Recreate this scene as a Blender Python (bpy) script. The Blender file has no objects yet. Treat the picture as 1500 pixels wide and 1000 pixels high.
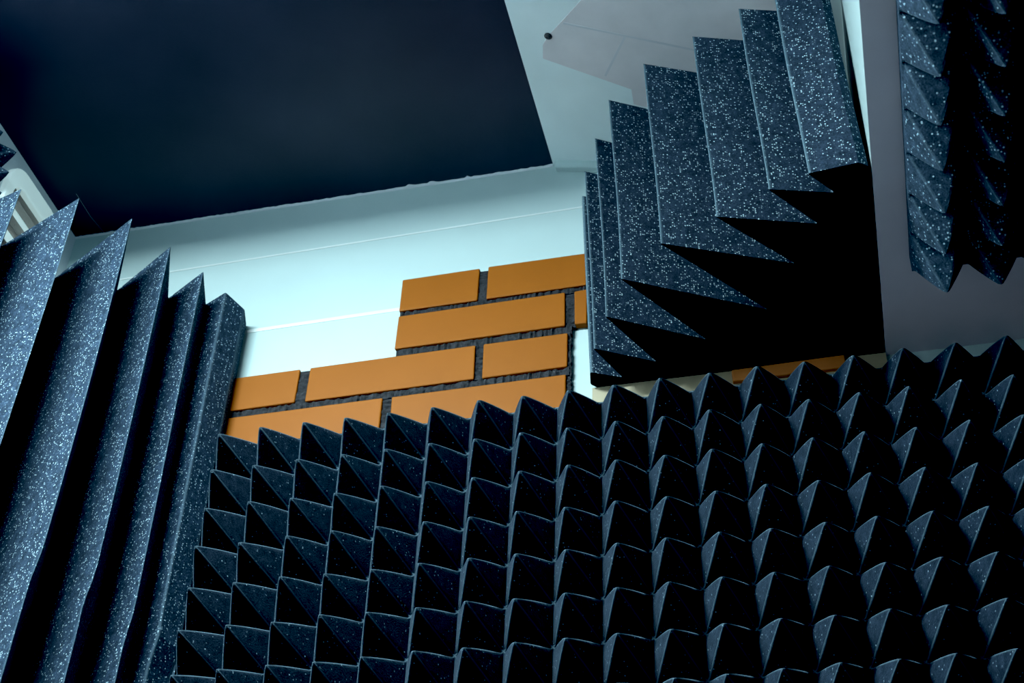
import bpy, bmesh, math, random
from mathutils import Vector, Matrix

random.seed(7)
S = 0.8                     # model unit -> metres
ZO = 1.0                    # camera height
sc = bpy.context.scene
COL = sc.collection


def W(p):
    return Vector((p[0] * S, p[1] * S, p[2] * S + ZO))


# ------------------------------------------------------------------ helpers
def mesh_obj(name, verts, faces, mat, origin=None, parent=None, smooth=False, edge=None):
    """verts in model units; origin in model units"""
    o0 = Vector(origin) if origin is not None else Vector((0, 0, 0))
    me = bpy.data.meshes.new(name)
    me.from_pydata([tuple((Vector(v) - o0) * S) for v in verts], [], faces)
    bm = bmesh.new(); bm.from_mesh(me)
    bmesh.ops.recalc_face_normals(bm, faces=bm.faces)
    bm.to_mesh(me); bm.free()
    if smooth:
        for p in me.polygons:
            p.use_smooth = True
    if edge is not None:            # light caught on fuzzy cut edges, painted as a paler colour per vertex
        at = me.attributes.new('lit_rim', 'FLOAT', 'POINT')
        at.data.foreach_set('value', edge)
    me.materials.append(mat)
    ob = bpy.data.objects.new(name, me)
    COL.objects.link(ob)
    if parent is not None:
        ob.parent = parent
        ob.location = W(o0) - parent.location
    else:
        ob.location = W(o0)
    return ob


def box_vf(x0, x1, y0, y1, z0, z1):
    v = [(x0, y0, z0), (x1, y0, z0), (x1, y1, z0), (x0, y1, z0), (x0, y0, z1), (x1, y0, z1), (x1, y1, z1), (x0, y1, z1)]
    f = [(0, 3, 2, 1), (4, 5, 6, 7), (0, 1, 5, 4), (1, 2, 6, 5), (2, 3, 7, 6), (3, 0, 4, 7)]
    return v, f


def bevel(o, w, seg=2, ang=30):
    m = o.modifiers.new('bevel', 'BEVEL')
    m.width = w * S; m.segments = seg; m.limit_method = 'ANGLE'; m.angle_limit = math.radians(ang)
    m.harden_normals = False
    return o


def empty(name, loc):
    o = bpy.data.objects.new(name, None)
    COL.objects.link(o)
    o.location = W(loc)
    o.empty_display_size = 0.05
    return o


def tag(o, label, cat, group=None):
    o['label'] = label; o['category'] = cat
    if group:
        o['group'] = group
    return o


def struct(o, label=None):
    o['kind'] = 'structure'
    if label:
        o['label'] = label
    return o


# ------------------------------------------------------------------ materials
def new_mat(name):
    m = bpy.data.materials.new(name); m.use_nodes = True
    nt = m.node_tree
    b = nt.nodes['Principled BSDF']
    return m, nt, b


def N(nt, t, **kw):
    n = nt.nodes.new(t)
    for k, v in kw.items():
        if k in n.inputs.keys():
            n.inputs[k].default_value = v
        else:
            setattr(n, k, v)
    return n


def ramp(nt, fac, stops):
    r = nt.nodes.new('ShaderNodeValToRGB')
    e = r.color_ramp.elements
    e[0].position, e[0].color = stops[0]
    e[1].position, e[1].color = stops[-1]
    for p, c in stops[1:-1]:
        x = e.new(p); x.color = c
    nt.links.new(fac, r.inputs['Fac'])
    return r.outputs['Color']


def g(v):
    return (v, v, v, 1)


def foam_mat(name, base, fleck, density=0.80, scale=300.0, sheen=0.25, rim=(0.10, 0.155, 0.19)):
    m, nt, b = new_mat(name)
    L = nt.links
    tc = N(nt, 'ShaderNodeTexCoord')
    noise = N(nt, 'ShaderNodeTexNoise', Scale=90.0, Detail=5.0)
    L.new(tc.outputs['Object'], noise.inputs['Vector'])
    big = N(nt, 'ShaderNodeTexNoise', Scale=500.0, Detail=2.0)
    L.new(tc.outputs['Object'], big.inputs['Vector'])
    vor = N(nt, 'ShaderNodeTexVoronoi', Scale=scale)
    L.new(tc.outputs['Object'], vor.inputs['Vector'])
    sep = N(nt, 'ShaderNodeSeparateColor')
    L.new(vor.outputs['Color'], sep.inputs['Color'])
    # only some cells sparkle, and only near the cell centre
    sel = ramp(nt, sep.outputs['Red'], [(density, g(0)), (min(density + 0.16, 1.0), g(1))])
    dot = ramp(nt, vor.outputs['Distance'], [(0.22, g(1)), (0.46, g(0))])
    mul = N(nt, 'ShaderNodeMath', operation='MULTIPLY')
    L.new(sel, mul.inputs[0]); L.new(dot, mul.inputs[1])
    base_c = ramp(nt, noise.outputs['Fac'], [(0.3, (base[0] * .6, base[1] * .6, base[2] * .6, 1)),
                                             (0.72, (base[0] * 1.45, base[1] * 1.45, base[2] * 1.45, 1))])
    grain = ramp(nt, big.outputs['Fac'], [(0.3, g(0.55)), (0.7, g(1.45))])
    mg = N(nt, 'ShaderNodeMix', data_type='RGBA', blend_type='MULTIPLY')
    mg.inputs[0].default_value = 1.0
    L.new(base_c, mg.inputs[6]); L.new(grain, mg.inputs[7])
    mix = N(nt, 'ShaderNodeMix', data_type='RGBA')
    L.new(mul.outputs[0], mix.inputs[0])
    L.new(mg.outputs[2], mix.inputs[6])
    mix.inputs[7].default_value = (*fleck, 1)
    at = N(nt, 'ShaderNodeAttribute', attribute_name='lit_rim')  # bright rim of light on the foam edges, mixed into the base colour
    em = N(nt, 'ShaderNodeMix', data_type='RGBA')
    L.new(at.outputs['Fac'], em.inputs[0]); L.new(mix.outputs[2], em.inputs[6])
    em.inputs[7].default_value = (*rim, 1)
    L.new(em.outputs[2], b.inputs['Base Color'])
    b.inputs['Roughness'].default_value = 0.95
    b.inputs['Specular IOR Level'].default_value = 0.08
    b.inputs['Sheen Weight'].default_value = sheen
    b.inputs['Sheen Roughness'].default_value = 0.35
    b.inputs['Sheen Tint'].default_value = (0.55, 0.8, 1.0, 1)
    bp = N(nt, 'ShaderNodeBump', Strength=0.35, Distance=0.002)
    L.new(big.outputs['Fac'], bp.inputs['Height'])
    L.new(bp.outputs['Normal'], b.inputs['Normal'])
    return m


def paint_mat(name, col, rough=0.5, var=0.06, scale=6.0, bump=0.05, spec=0.3):
    m, nt, b = new_mat(name)
    L = nt.links
    tc = N(nt, 'ShaderNodeTexCoord')
    n1 = N(nt, 'ShaderNodeTexNoise', Scale=scale, Detail=4.0)
    L.new(tc.outputs['Object'], n1.inputs['Vector'])
    c = ramp(nt, n1.outputs['Fac'], [(0.3, tuple(x * (1 - var) for x in col) + (1,)), (0.7, tuple(min(1, x * (1 + var)) for x in col) + (1,))])
    L.new(c, b.inputs['Base Color'])
    b.inputs['Roughness'].default_value = rough
    b.inputs['Specular IOR Level'].default_value = spec
    n2 = N(nt, 'ShaderNodeTexNoise', Scale=220.0, Detail=3.0)
    L.new(tc.outputs['Object'], n2.inputs['Vector'])
    bp = N(nt, 'ShaderNodeBump', Strength=bump, Distance=0.002)
    L.new(n2.outputs['Fac'], bp.inputs['Height'])
    L.new(bp.outputs['Normal'], b.inputs['Normal'])
    return m


FOAM = foam_mat('wedge foam', (0.019, 0.028, 0.044), (0.46, 0.62, 0.68), 0.71, 400, 0.12)
FOAM_L = foam_mat('blue lit wedge foam', (0.020, 0.034, 0.056), (0.44, 0.62, 0.72), 0.73, 400, 0.12)  # bluer copy of the wedge foam; the blue light is in the colour
FOAM_P = foam_mat('pyramid foam', (0.0145, 0.0215, 0.034), (0.34, 0.50, 0.60), 0.94, 380, 0.2)
FOAM_S = foam_mat('soffit foam', (0.023, 0.037, 0.056), (0.36, 0.54, 0.64), 0.78, 340, 0.05)
WHITE = paint_mat('white gloss paint', (0.43, 0.545, 0.545), 0.3, 0.03, 5, 0.03, 0.4)
JOINT_GLINT = paint_mat('painted joint glint', (0.62, 0.68, 0.67), 0.35, 0.02)
GREYW = paint_mat('left wall paint', (0.68, 0.72, 0.76), 0.5)
SLOPE = paint_mat('sloped panel paint', (0.74, 0.84, 0.85), 0.38, 0.07, 7, 0.05)
SOFF = paint_mat('soffit paint', (0.80, 0.77, 0.84), 0.6, 0.05, 8)
PATCH = paint_mat('pinkish grey patch', (0.66, 0.63, 0.645), 0.6, 0.06, 20)
STRIPE = paint_mat('patch seam', (0.57, 0.57, 0.60), 0.7)
BLACKC = paint_mat('black ceiling', (0.022, 0.024, 0.039), 0.5, 0.25, 4, 0.08, 0.35)
DARK = paint_mat('dark room paint', (0.02, 0.022, 0.026), 0.8)
BRICK = paint_mat('orange brick slip', (0.235, 0.073, 0.0075), 0.5, 0.05, 6, 0.03, 0.12)
BRICK_LIFTED = paint_mat('lightened orange brick slip', (0.55, 0.22, 0.075), 0.6, 0.12, 14, 0.05, 0.1)  # same brick, colour lightened to make up for the dim spot
CREAM = paint_mat('cream strip', (0.36, 0.31, 0.21), 0.6)
METAL, _nt, _b = new_mat('ribbed metal')
_b.inputs['Base Color'].default_value = (0.42, 0.36, 0.33, 1); _b.inputs['Metallic'].default_value = 0.9; _b.inputs['Roughness'].default_value = 0.22
_n = N(_nt, 'ShaderNodeTexNoise', Scale=30.0); _nt.links.new(_n.outputs['Fac'], _b.inputs['Roughness'])
FRAME, _nt, _b = new_mat('white glowing frame')
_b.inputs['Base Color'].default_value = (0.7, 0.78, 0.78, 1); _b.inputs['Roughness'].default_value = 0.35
_b.inputs['Emission Color'].default_value = (0.6, 0.85, 0.85, 1); _b.inputs['Emission Strength'].default_value = 0.42  # slight emission makes the frame look strongly lit; it is no lamp
SCREW, _nt, _b = new_mat('dark screw steel')
_b.inputs['Base Color'].default_value = (0.07, 0.07, 0.075, 1); _b.inputs['Metallic'].default_value = 0.7; _b.inputs['Roughness'].default_value = 0.4
THREAD, _nt, _b = new_mat('cobweb thread')
_b.inputs['Base Color'].default_value = (0.05, 0.055, 0.065, 1)

m, nt, b = new_mat('rough black mortar')
tc = N(nt, 'ShaderNodeTexCoord')
n1 = N(nt, 'ShaderNodeTexNoise', Scale=120.0, Detail=6.0)
nt.links.new(tc.outputs['Object'], n1.inputs['Vector'])
nt.links.new(ramp(nt, n1.outputs['Fac'], [(0.35, (0.004, 0.004, 0.005, 1)), (0.75, (0.026, 0.027, 0.032, 1))]), b.inputs['Base Color'])
b.inputs['Roughness'].default_value = 0.9
bp = N(nt, 'ShaderNodeBump', Strength=1.0, Distance=0.006)
nt.links.new(n1.outputs['Fac'], bp.inputs['Height']); nt.links.new(bp.outputs['Normal'], b.inputs['Normal'])
MORTAR = m

CAP_SHADE = foam_mat('shaded cap foam', (0.008, 0.010, 0.014), (0.02, 0.025, 0.03), 0.9, 300, 0.0)  # much darker foam copy; the shade on the end caps put into colour

# ------------------------------------------------------------------ room shell
XL, XR, YB, YF, ZC, ZFL = -1.52, 1.25, 2.0, -1.2, 2.18, -1.25
XS, ZS = 0.107, 1.595       # bulkhead edge (soffit on the right)
XC = -0.472                 # right edge of the black ceiling
SM = -0.24                  # fall of the sloped panel

# back wall: three white boards with small chamfers, profile in (Y, Z) run along X
prof = [(YB, ZFL), (YB, ZC + 0.05), (YB + 0.08, ZC + 0.05), (YB + 0.08, ZFL)]
tilt = 0.010                # the boards climb slightly to the right
v = []
for x in (XL - 0.06, XR + 0.06):
    for (y, z) in prof:
        dz = tilt * (x - XL) if 1.7 < z < 2.1 else 0
        v.append((x, y, z + dz))
n = len(prof)
fcs = [tuple(range(n)), tuple(range(n, 2 * n))] + [(i, (i + 1) % n, n + (i + 1) % n, n + i) for i in range(n)]
struct(mesh_obj('wall_back', v, fcs, WHITE), 'white boarded back wall with fine horizontal joints')
for nm, zc, r, th in (('trim_6', 1.835, 0.0042, 0.0008), ('trim_7', 2.032, 0.0020, 0.0008)):     # highlights on the board joints, painted as pale strips
    x0, x1 = XL, XS
    dz0, dz1 = 0.0, tilt * (x1 - XL) * 1.6
    v = []
    for y in (YB - th, YB + 0.0005):
        v += [(x0, y, zc + dz0 - r), (x1, y, zc + dz1 - r), (x1, y, zc + dz1 + r), (x0, y, zc + dz0 + r)]
    struct(mesh_obj(nm, v, [(0, 1, 2, 3), (7, 6, 5, 4), (0, 4, 5, 1), (1, 5, 6, 2), (2, 6, 7, 3), (3, 7, 4, 0)], JOINT_GLINT), 'painted highlight strip along a joint of the back wall boards')
struct(mesh_obj('wall_left', *box_vf(XL - 0.08, XL, YF, YB + 0.08, ZFL, ZC + 0.05), GREYW))
struct(mesh_obj('wall_right', *box_vf(XR, XR + 0.08, YF, YB + 0.08, ZFL, ZC + 0.05), DARK))
struct(mesh_obj('wall_front', *box_vf(XL - 0.08, XR + 0.08, YF - 0.08, YF, ZFL, ZC + 0.05), DARK))
struct(mesh_obj('floor', *box_vf(XL - 0.08, XR + 0.08, YF - 0.08, YB + 0.08, ZFL - 0.05, ZFL), DARK))
struct(mesh_obj('ceiling', *box_vf(XL - 0.08, XC, YF - 0.08, YB + 0.0005, ZC, ZC + 0.06), BLACKC), 'matt black ceiling panel')
# sloped white panel right of the black ceiling
zs = lambda x: ZC + SM * (x - XC)
x1 = XS + 0.02
v = [(XC, YF, ZC), (x1, YF, zs(x1)), (x1, YB + 0.0005, zs(x1)), (XC, YB + 0.0005, ZC),
     (XC, YF, ZC + .06), (x1, YF, zs(x1) + .06), (x1, YB + 0.0005, zs(x1) + .06), (XC, YB + 0.0005, ZC + .06)]
struct(mesh_obj('trim_1', v, box_vf(0, 1, 0, 1, 0, 1)[1], SLOPE), 'white sloped ceiling panel')
# bulkhead: bright riser and grey underside
bh = mesh_obj('trim_2', *box_vf(XS, XR, YF, YB, ZS, ZC + 0.05), SOFF)
bh.data.materials.append(WHITE)
for p in bh.data.polygons:
    if p.normal.x < -0.9:
        p.material_index = 1
struct(bh, 'grey lowered bulkhead with a white riser')
# slim strip where sloped panel meets back wall
zt = lambda x: zs(x) + 0.002
xa, xb = -0.466, 0.10
v = [(xa, 1.985, zt(xa) - .022), (xb, 1.985, zt(xb) - .02), (xb, YB, zt(xb) - .02), (xa, YB, zt(xa) - .022),
     (xa, 1.985, zt(xa)), (xb, 1.985, zt(xb)), (xb, YB, zt(xb)), (xa, YB, zt(xa))]
struct(bevel(mesh_obj('trim_3', v, box_vf(0, 1, 0, 1, 0, 1)[1], WHITE), 0.003), 'slim white strip under the sloped panel')
# ragged filler line between ceiling and back wall
v, fcs = [], []
K = 160
for i in range(K + 1):
    x = XL + (XC - XL) * i / K
    rag = 0.0025 + 0.0022 * random.random() + (0.004 if i in (114, 115, 121, 122, 133) else 0)
    for (dy, dz) in ((-rag, 0.0), (-rag * 0.7, -0.0025), (0.002, -0.006), (0.002, 0.001)):
        v.append((x, YB + dy, ZC + dz))
for i in range(K):
    a = 4 * i
    for k in range(4):
        fcs.append((a + k, a + (k + 1) % 4, a + 4 + (k + 1) % 4, a + 4 + k))
struct(mesh_obj('trim_4', v, fcs, GREYW, smooth=True), 'ragged filler line along the black ceiling')

# unseen visor bar, added to keep the key light off the wall top
struct(mesh_obj('light_visor', *box_vf(XL, XC, 0.84, 0.90, 2.069, ZC), BLACKC))

# ------------------------------------------------------------------ brick slips
brick_root = empty('brick_facing', (-0.75, YB, 1.54))
tag(brick_root, 'stepped orange brick facing with black mortar on the white back wall', 'bricks')
Yb = 1.985
rows = [  # z0, z1, [(x0,x1)...]
    (1.829, 1.909, [(-0.761, -0.608), (-0.591, -0.4)]),
    (1.736, 1.817, [(-0.761, -0.441), (-0.423, -0.4)]),
    (1.641, 1.719, [(-1.076, -0.943), (-0.924, -0.606), (-0.591, -0.435)]),
    (1.550, 1.625, [(-1.076, -0.774), (-0.756, -0.437)]),
    (1.562, 1.587, [(-0.150, 0.040)]),
]
tl = 0.010
for z0, z1, bs in rows:
    for x0, x1b in bs:
        dz = lambda x: tl * (x + 0.75) + 0.0
        j = lambda: random.uniform(-0.0012, 0.0012)
        v = []
        for y in (Yb, YB - 0.001):
            for (x, z) in ((x0, z0), (x1b, z0), (x1b, z1), (x0, z1)):
                v.append((x + j(), y, z + dz(x) + j()))
        fcs = [(0, 1, 2, 3), (7, 6, 5, 4), (0, 4, 5, 1), (1, 5, 6, 2), (2, 6, 7, 3), (3, 7, 4, 0)]
        low = z0 == 1.562
        bo = mesh_obj('brick', v, fcs, BRICK_LIFTED if low else BRICK, origin=(x0, YB, z0), parent=None if low else brick_root)
        bevel(bo, 0.0022, 2)
        if low:
            tag(bo, 'single orange brick strip peeking out under the right corner foam block', 'brick')


def ragged_strip(x0, x1, z0, z1, y):
    """mortar bead with rough lower/upper edge; long axis decided by size"""
    v, fcs = [], []
    horiz = (x1 - x0) > (z1 - z0)
    L = (x1 - x0) if horiz else (z1 - z0)
    K = max(6, int(L / 0.004))
    for i in range(K + 1):
        t = i / K
        a, b_ = random.uniform(-.0012, .0016), random.uniform(-.0016, .0012)
        yy = y + random.uniform(-.002, .002)
        if horiz:
            x = x0 + (x1 - x0) * t; d = tl * (x + 0.75)
            pts = [(x, z0 + a + d), (x, z1 + b_ + d)]
        else:
            z = z0 + (z1 - z0) * t; d = tl * ((x0 + x1) / 2 + 0.75)
            pts = [(x0 + a, z + d), (x1 + b_, z + d)]
        for (px, pz) in pts:
            v.append((px, yy, pz)); v.append((px, YB - .001, pz))
    for i in range(K):
        a = 4 * i
        fcs += [(a, a + 2, a + 6, a + 4), (a + 2, a + 3, a + 7, a + 6), (a + 3, a + 1, a + 5, a + 7), (a + 1, a, a + 4, a + 5)]
    fcs += [(0, 1, 3, 2), (4 * K, 4 * K + 2, 4 * K + 3, 4 * K + 1)]
    return v, fcs


mv, mf = [], []
ym = 1.9895
for (x0, x1b, z0, z1) in [(-0.759, -0.401, 1.815, 1.831), (-0.759, -0.428, 1.718, 1.738), (-1.074, -0.755, 1.624, 1.643), (-0.757, -0.432, 1.624, 1.643),
                         (-0.610, -0.589, 1.83, 1.905), (-0.443, -0.421, 1.735, 1.818), (-0.945, -0.922, 1.64, 1.716), (-0.608, -0.589, 1.64, 1.72),
                         (-0.776, -0.754, 1.552, 1.626), (-0.437, -0.429, 1.552, 1.735)]:
    v, fcs = ragged_strip(x0, x1b, z0, z1, ym)
    off = len(mv); mv += v; mf += [tuple(k + off for k in q) for q in fcs]
mesh_obj('mortar', mv, mf, MORTAR, origin=(-0.75, YB, 1.6), parent=brick_root)

# wall under the bass trap; warm dim light painted as a cream strip
struct(mesh_obj('trim_5', *box_vf(-0.392, XS, 1.994, YB - 0.0005, 1.54, 1.5965), CREAM), 'strip of wall under the corner foam, its warm dim light painted cream')

# ------------------------------------------------------------------ corner wedge foam
apex = [(.497, .049), (.480, .111), (.445, .188), (.404, .273), (.330, .341), (.239, .382), (.156, .424), (.096, .444)]
vall = [(.445, .024), (.381, .055), (.291, .097), (.184, .153), (.131, .254), (.089, .336), (.060, .397)]


def trap_profile():
    p = [(.0, .006), (.490, .006), (.503, .016)]
    for i, a in enumerate(apex):
        p.append(a)
        if i < len(vall):
            p.append(vall[i])
    p += [(.018, .451), (.004, .440)]
    return p


def prism(name, plan, z0, z1, shear, mat, nz=24, wob=0.0012, bw=0.0022, kink=None, tips=(), rim_amt=1.0):
    """plan in model XY; vertical teeth, shear = X shift over the height (as hung, slightly crooked)"""
    # round every convex tooth edge and mark it for the painted light rim
    P2, E2 = [], []
    nn_ = len(plan)
    for i, (x, y) in enumerate(plan):
        a = Vector((x, y)); pv = Vector(plan[i - 1]); nx = Vector(plan[(i + 1) % nn_])
        d0 = (pv - a); d1 = (nx - a)
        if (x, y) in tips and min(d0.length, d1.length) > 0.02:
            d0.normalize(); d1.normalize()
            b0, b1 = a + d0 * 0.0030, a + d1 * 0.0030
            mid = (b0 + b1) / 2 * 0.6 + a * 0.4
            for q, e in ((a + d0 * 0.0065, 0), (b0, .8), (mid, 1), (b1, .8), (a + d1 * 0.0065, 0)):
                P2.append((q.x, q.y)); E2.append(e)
        else:
            P2.append((x, y)); E2.append(0)
    plan = P2
    v, fcs, ev = [], [], []
    n = len(plan)
    ph = [x * 9 + y * 5 for x, y in plan]
    for k in range(nz + 1):
        t = k / nz
        ev += [e * rim_amt for e in E2]
        for i, (x, y) in enumerate(plan):
            w = wob * math.sin(ph[i] + (3.43 * (z0 + (z1 - z0) * t - 0.40) if kink else t * 5.0)) * min(1.0, max(0.0, (1.95 - y) / 0.1))
            z = z0 + (z1 - z0) * t
            kx = 0.0068 if kink else 0.0
            if kink is not None and y < 1.955:      # dent where the foam was cut and folded
                kx += -0.006 / (1 + math.exp((z - kink) / 0.012)) + 0.004 * math.exp(-((z - kink) / 0.03) ** 2) * math.sin(x * 40)
            v.append((max(x + shear * t + w + kx, XL + 0.0004) if kink else x + shear * t + w, y + w * 0.6, z))
    for k in range(nz):
        for i in range(n):
            a, b_ = k * n + i, k * n + (i + 1) % n
            fcs.append((a, b_, b_ + n, a + n))
    for base_i in (0, nz * n):            # end caps carry no painted rim; their shade is in the material
        c0 = len(v)
        v += [v[base_i + i] for i in range(n)]; ev += [0.0] * n
        fcs.append(tuple(range(c0, c0 + n)))
    cx = sum(p[0] for p in plan) / n; cy = sum(p[1] for p in plan) / n
    o = mesh_obj(name, v, fcs, mat, origin=(cx, cy, z0), edge=ev)
    o.data.materials.append(CAP_SHADE)
    for q in o.data.polygons:
        if len(q.vertices) > 4:
            q.material_index = 1
    bevel(o, bw, 1, 50)
    return o


R_plan = [(XS - 0.001 - dx + (0.004 if dx > .02 else 0), 2.0 - (dy if dy > .01 else 0.0004)) if dx > .02 else (XS - 0.001 - dx, 2.0 - (dy if dy > .01 else 0.0004)) for dx, dy in trap_profile()]
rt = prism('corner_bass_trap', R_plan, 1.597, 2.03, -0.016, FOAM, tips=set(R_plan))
tag(rt, 'charcoal sawtooth foam block in the right upper corner beside the grey bulkhead', 'acoustic foam')

L_plan = []
for dx, dy in trap_profile():
    L_plan.append((max(XL + dx - 0.05, XL + 0.0004), min(2.0 - dy - 0.05, 2.0)))
# flush the back of the block to the wall
L_plan[0] = (XL + 0.0004, 1.9996); L_plan[1] = (XL + 0.448, 1.9996); L_plan[2] = (XL + 0.462, 1.955)
L_plan[-1] = (XL + 0.0004, 1.492); L_plan[-2] = (XL + 0.012, 1.487)
lt = prism('corner_bass_trap', L_plan, ZFL + 0.0004, 1.858, -0.0128, FOAM_L, nz=124, wob=0.004, kink=1.124, tips=set(L_plan), rim_amt=0.35)
tag(lt, 'tall charcoal sawtooth foam block with spiked top in the left back corner', 'acoustic foam')


# ------------------------------------------------------------------ pyramid foam
def pyramid_panel(name, nu, nv, pu, pv, H, base, frame, origin, mat, q=10, edge=0.004, jit=0.0, rnd=0.05, rim_amt=1.0):
    """grid of foam pyramids. frame = (U, V, Nrm) unit vectors; origin = centre of first cell on the base plane"""
    U, V, Nn = [Vector(a) for a in frame]
    O = Vector(origin)
    verts, faces, ev = [], [], []
    idx = {}
    nuq, nvq = nu * q, nv * q
    rj = {}
    for a in range(nu):
        for c in range(nv):
            rj[(a, c)] = (random.uniform(-jit, jit), random.uniform(-jit, jit), random.uniform(-jit, jit))
    for i in range(nuq + 1):
        for j in range(nvq + 1):
            a = min(i // q, nu - 1); c = min(j // q, nv - 1)
            fu = (i - a * q) / q * 2 - 1; fv = (j - c * q) / q * 2 - 1
            au, av = abs(fu), abs(fv)
            r = max(au, av)
            # slightly rounded ridge lines and tip, gently concave flanks
            lo = min(au, av)
            r2 = (au ** 9 + av ** 9) ** (1 / 9) if r > 0 else 0
            r2 = min(1.0, r2)
            rr = math.sqrt(r2 * r2 + rnd * rnd) - rnd * r2
            h = 1 - rr
            h = h + 0.09 * h * (1 - h)
            ju, jv, jh = rj[(a, c)]
            P = O + U * ((i / q - 0.5) * pu + ju * h) + V * ((j / q - 0.5) * pv + jv * h) + Nn * (H * h * (1 + jh * 4))
            idx[(i, j)] = len(verts); verts.append(P)
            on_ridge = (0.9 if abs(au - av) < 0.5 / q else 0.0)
            ev.append(rim_amt * on_ridge * (1.0 if r > 0.12 else 0.8))
    for i in range(nuq):
        for j in range(nvq):
            A, B, C, D = idx[(i, j)], idx[(i + 1, j)], idx[(i + 1, j + 1)], idx[(i, j + 1)]
            fu = ((i + .5) % q) / q * 2 - 1; fv = ((j + .5) % q) / q * 2 - 1
            if fu * fv > 0:
                faces += [(A, B, C), (A, C, D)]
            else:
                faces += [(A, B, D), (B, C, D)]
    # backing slab
    rim = [(i, 0) for i in range(nuq + 1)] + [(nuq, j) for j in range(1, nvq + 1)] + [(i, nvq) for i in range(nuq - 1, -1, -1)] + [(0, j) for j in range(nvq - 1, 0, -1)]
    off = {}
    for r in rim:
        off[r] = len(verts); verts.append(verts[idx[r]] - Nn * base); ev.append(0.0)
    for k in range(len(rim)):
        a, b_ = rim[k], rim[(k + 1) % len(rim)]
        faces.append((idx[a], idx[b_], off[b_], off[a]))
    faces.append(tuple(off[r] for r in rim))
    o = mesh_obj(name, verts, faces, mat, origin=tuple(O), edge=ev)
    return o


p = 0.0766
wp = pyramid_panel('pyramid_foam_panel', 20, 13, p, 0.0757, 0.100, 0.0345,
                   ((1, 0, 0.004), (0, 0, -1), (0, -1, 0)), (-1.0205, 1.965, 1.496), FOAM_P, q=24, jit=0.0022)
tag(wp, 'large black pyramid foam panel covering the lower back wall below the orange bricks', 'acoustic foam')

sp = pyramid_panel('pyramid_foam_panel', 6, 12, 0.0785, 0.0832, 0.095, 0.030,
                   ((1, 0, 0), (0, -1, 0), (0, 0, -1)), (0.192, 1.718, ZS - 0.0295), FOAM_S, q=20, rim_amt=0.3, jit=0.0015)
tag(sp, 'black pyramid foam panel hanging under the grey bulkhead at the upper right', 'acoustic foam')

fp = pyramid_panel('pyramid_foam_panel', 5, 4, 0.052, 0.055, 0.062, 0.015,
                   ((0, -1, 0), (0, 0, -1), (1, 0, 0)), (XL + 0.0155, 1.654, 2.066), FOAM_S, q=12, rim_amt=0.0)
tag(fp, 'small dark pyramid foam piece on the left wall at the far left edge', 'acoustic foam')


# ------------------------------------------------------------------ framed ribbed fitting on the left wall
def rounded_rect(y0, y1, z0, z1, r, k=8):
    pts = []
    for (cy, cz, a0) in ((y1 - r, z1 - r, 0), (y0 + r, z1 - r, 90), (y0 + r, z0 + r, 180), (y1 - r, z0 + r, 270)):
        for i in range(k + 1):
            a = math.radians(a0 + 90 * i / k)
            pts.append((cy + r * math.cos(a), cz + r * math.sin(a)))
    return pts


vent = empty('wall_vent', (XL, 1.85, 2.0))
tag(vent, 'white round-cornered wall fitting with streaky metal slats behind the left foam spikes', 'wall fitting')
out = rounded_rect(1.728, 1.925, 1.87, 2.141, 0.05)
inn = rounded_rect(1.752, 1.90, 1.91, 2.098, 0.03)
n = len(out)
v, fcs = [], []
for L_, x in ((out, XL + .001), (out, XL + .016), (inn, XL + .016), (inn, XL + .001)):
    v += [(x, y, z) for y, z in L_]
for r in range(4):
    for i in range(n):
        fcs.append((r * n + i, r * n + (i + 1) % n, ((r + 1) % 4) * n + (i + 1) % n, ((r + 1) % 4) * n + i))
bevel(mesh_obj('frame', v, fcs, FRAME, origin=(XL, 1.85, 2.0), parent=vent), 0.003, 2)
v, fcs = [], []
for k in range(9):
    z = 1.915 + k * 0.0205
    o_ = len(v)
    v += [(XL + .002, 1.753, z), (XL + .002, 1.899, z), (XL + .012, 1.899, z + .006 + .004 * (k % 2)), (XL + .012, 1.753, z + .006 + .004 * (k % 2)),
          (XL + .002, 1.899, z + .020), (XL + .002, 1.753, z + .020)]
    fcs += [(o_, o_ + 1, o_ + 2, o_ + 3), (o_ + 3, o_ + 2, o_ + 4, o_ + 5)]
sl = mesh_obj('slats', v, fcs, METAL, origin=(XL, 1.85, 2.0), parent=vent)
sl.data.materials.append(FRAME)
for i, q in enumerate(sl.data.polygons):
    q.material_index = 1 if (i // 2) % 3 == 0 else 0  # every third slat shares the glowing frame material as a bright streak

# ------------------------------------------------------------------ patch and screw on the sloped panel
def on_slope(x, y, d):      # d below the panel
    return (x, y, zs(x) - d)


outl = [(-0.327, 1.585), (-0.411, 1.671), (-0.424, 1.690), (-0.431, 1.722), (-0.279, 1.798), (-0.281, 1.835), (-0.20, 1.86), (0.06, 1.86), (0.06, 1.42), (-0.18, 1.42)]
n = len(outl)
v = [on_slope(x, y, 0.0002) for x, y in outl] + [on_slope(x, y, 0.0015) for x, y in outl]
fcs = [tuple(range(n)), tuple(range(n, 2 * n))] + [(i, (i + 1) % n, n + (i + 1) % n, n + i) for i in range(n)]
pt = mesh_obj('pinkish_patch', v, fcs, PATCH, origin=on_slope(-0.2, 1.7, 0))  # thin plate of a darker, pinker grey than the sloped panel
tag(pt, 'pinkish grey stepped patch on the white sloped ceiling panel above the right foam block', 'patch')


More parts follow.
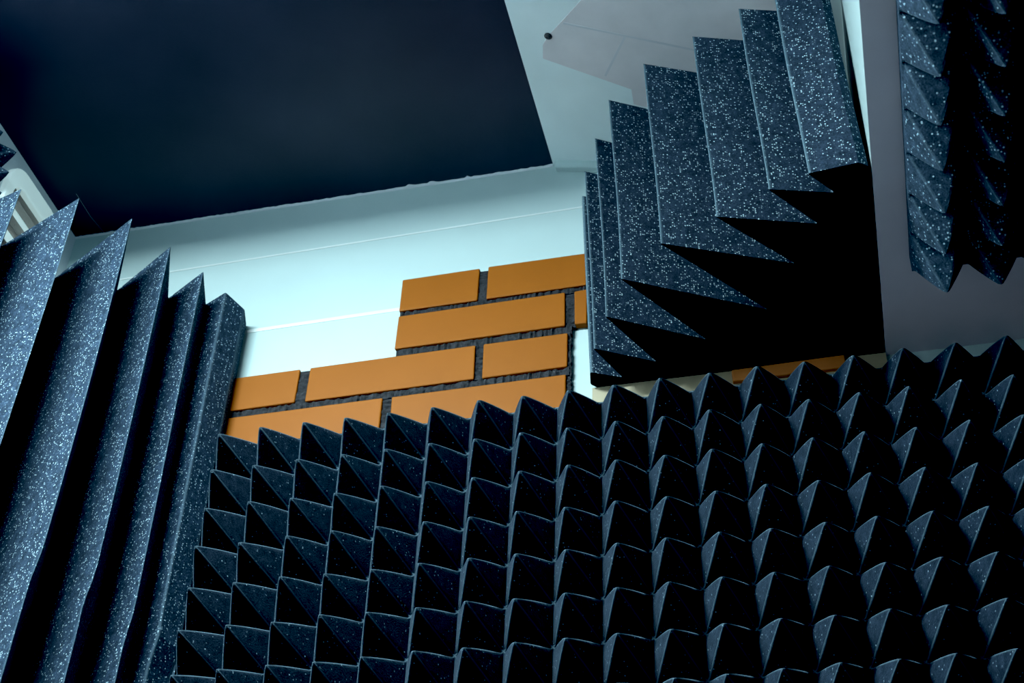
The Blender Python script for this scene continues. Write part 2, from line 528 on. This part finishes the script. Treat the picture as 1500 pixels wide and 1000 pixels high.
def stripe(a, b_):
    a, b_ = Vector(a), Vector(b_)
    d = (b_ - a).normalized(); nn = Vector((-d.y, d.x)) * 0.0022
    q = [a + nn, b_ + nn, b_ - nn, a - nn]
    v = [on_slope(x, y, 0.0014) for x, y in q] + [on_slope(x, y, 0.0019) for x, y in q]
    return mesh_obj('stripe', v, [(0, 1, 2, 3), (4, 5, 6, 7), (0, 1, 5, 4), (1, 2, 6, 5), (2, 3, 7, 6), (3, 0, 4, 7)], STRIPE, origin=on_slope(a.x, a.y, 0.001), parent=pt)


stripe((-0.375, 1.640), (-0.10, 1.72)); stripe((-0.322, 1.765), (-0.268, 1.672))
# screw: flanged dome head with a slot
bm = bmesh.new()
ringr = [(0.0075, 0.0), (0.0075, 0.0015), (0.0055, 0.0022), (0.0050, 0.0042), (0.0030, 0.0052)]
prev = None
rings = []
for r, h in ringr:
    rings.append([bm.verts.new((r * math.cos(t * math.pi / 8) * S, r * math.sin(t * math.pi / 8) * S, -h * S)) for t in range(16)])
for a, c in zip(rings, rings[1:]):
    for i in range(16):
        bm.faces.new((a[i], a[(i + 1) % 16], c[(i + 1) % 16], c[i]))
dn = bm.verts.new((0, 0, -0.0036 * S))
for i in range(16):
    bm.faces.new((rings[-1][i], rings[-1][(i + 1) % 16], dn))
bm.faces.new(rings[0])
bmesh.ops.recalc_face_normals(bm, faces=bm.faces)
me = bpy.data.meshes.new('screw'); bm.to_mesh(me); bm.free(); me.materials.append(SCREW)
so = bpy.data.objects.new('screw', me); COL.objects.link(so)
so.location = W(on_slope(-0.409, 1.669, 0.0014)); so.rotation_euler = (0, -math.atan(SM), 0)
tag(so, 'small dark screw head at the left tip of the pinkish patch', 'screw')


# ------------------------------------------------------------------ cobweb threads
def thread(name, pts, r, label):
    cu = bpy.data.curves.new(name, 'CURVE'); cu.dimensions = '3D'; cu.bevel_depth = r * S; cu.bevel_resolution = 1
    s_ = cu.splines.new('POLY'); s_.points.add(len(pts) - 1)
    for i, q in enumerate(pts):
        w_ = W(q) - W(pts[0]); s_.points[i].co = (*w_, 1)
    cu.materials.append(THREAD)
    tmp = bpy.data.objects.new(name, cu); COL.objects.link(tmp)
    dg = bpy.context.evaluated_depsgraph_get()
    me = bpy.data.meshes.new_from_object(tmp.evaluated_get(dg))
    bpy.data.objects.remove(tmp)
    o = bpy.data.objects.new(name, me); COL.objects.link(o); o.location = W(pts[0])
    tag(o, label, 'cobweb')
    return o


thread('cobweb_thread', [(-1.243, 1.600, 1.857), (-1.35, 1.80, 2.016), (-1.452, 1.995, 2.1785)], 0.0004,
       'thin cobweb thread from the second foam spike tip up to the black ceiling')

# ------------------------------------------------------------------ camera
f = 2174.0
vv = Vector((115, -2600, f)).normalized()
dd = Vector((686, 1848, f)).normalized(); dd = (dd - vv * dd.dot(vv)).normalized()
hh = -(vv.cross(dd)); hh = hh if hh.x > 0 else -hh
# world = R @ cam(x right, y down, z forward)
right = Vector((hh.x, dd.x, vv.x)); down = Vector((hh.y, dd.y, vv.y)); fwd = Vector((hh.z, dd.z, vv.z))
cam = bpy.data.cameras.new('camera'); co = bpy.data.objects.new('camera', cam); COL.objects.link(co)
up = -down; back = -fwd
co.matrix_world = Matrix(((right.x, up.x, back.x, 0), (right.y, up.y, back.y, 0), (right.z, up.z, back.z, ZO), (0, 0, 0, 1)))
cam.sensor_width = 36.0; cam.lens = 36.0 * f / 1500.0; cam.clip_start = 0.02
cam.dof.use_dof = True; cam.dof.focus_distance = 2.42 * S; cam.dof.aperture_fstop = 9.0
sc.camera = co


# ------------------------------------------------------------------ light
def area(name, loc, target, size, power, col, spread=180):
    l = bpy.data.lights.new(name, 'AREA'); l.shape = 'RECTANGLE'; l.size = size[0] * S; l.size_y = size[1] * S
    l.energy = power; l.color = col; l.spread = math.radians(spread)
    o = bpy.data.objects.new(name, l); COL.objects.link(o)
    o.location = W(loc)
    o.rotation_euler = (W(target) - W(loc)).to_track_quat('-Z', 'Y').to_euler()
    return o


area('key_light', (-1.14, 0.60, 2.065), (-1.14, 0.60 + 0.93 * math.tan(math.radians(9)), 1.135), (0.70, 0.16), 79, (0.74, 0.95, 1.0))
area('fill_light', (0.2, 0.2, -1.1), (0.2, 0.6, 1.5), (1.5, 1.5), 1.3, (0.97, 0.92, 1.0))
pl = bpy.data.lights.new('glow_light', 'POINT'); pl.energy = 2.1; pl.color = (0.40, 0.76, 1.0); pl.shadow_soft_size = 0.12
po = bpy.data.objects.new('glow_light', pl); COL.objects.link(po); po.location = W((-1.04, 1.12, 2.0))
w = bpy.data.worlds.new('world'); sc.world = w; w.use_nodes = True
w.node_tree.nodes['Background'].inputs['Color'].default_value = (0.02, 0.03, 0.045, 1)
w.node_tree.nodes['Background'].inputs['Strength'].default_value = 0.3

sc.view_settings.view_transform = 'Standard'
sc.view_settings.look = 'None'
sc.view_settings.exposure = 0.0
sc.view_settings.use_curve_mapping = True
cm = sc.view_settings.curve_mapping
cm.black_level = (0.013, 0.013, 0.011)
cm.update()
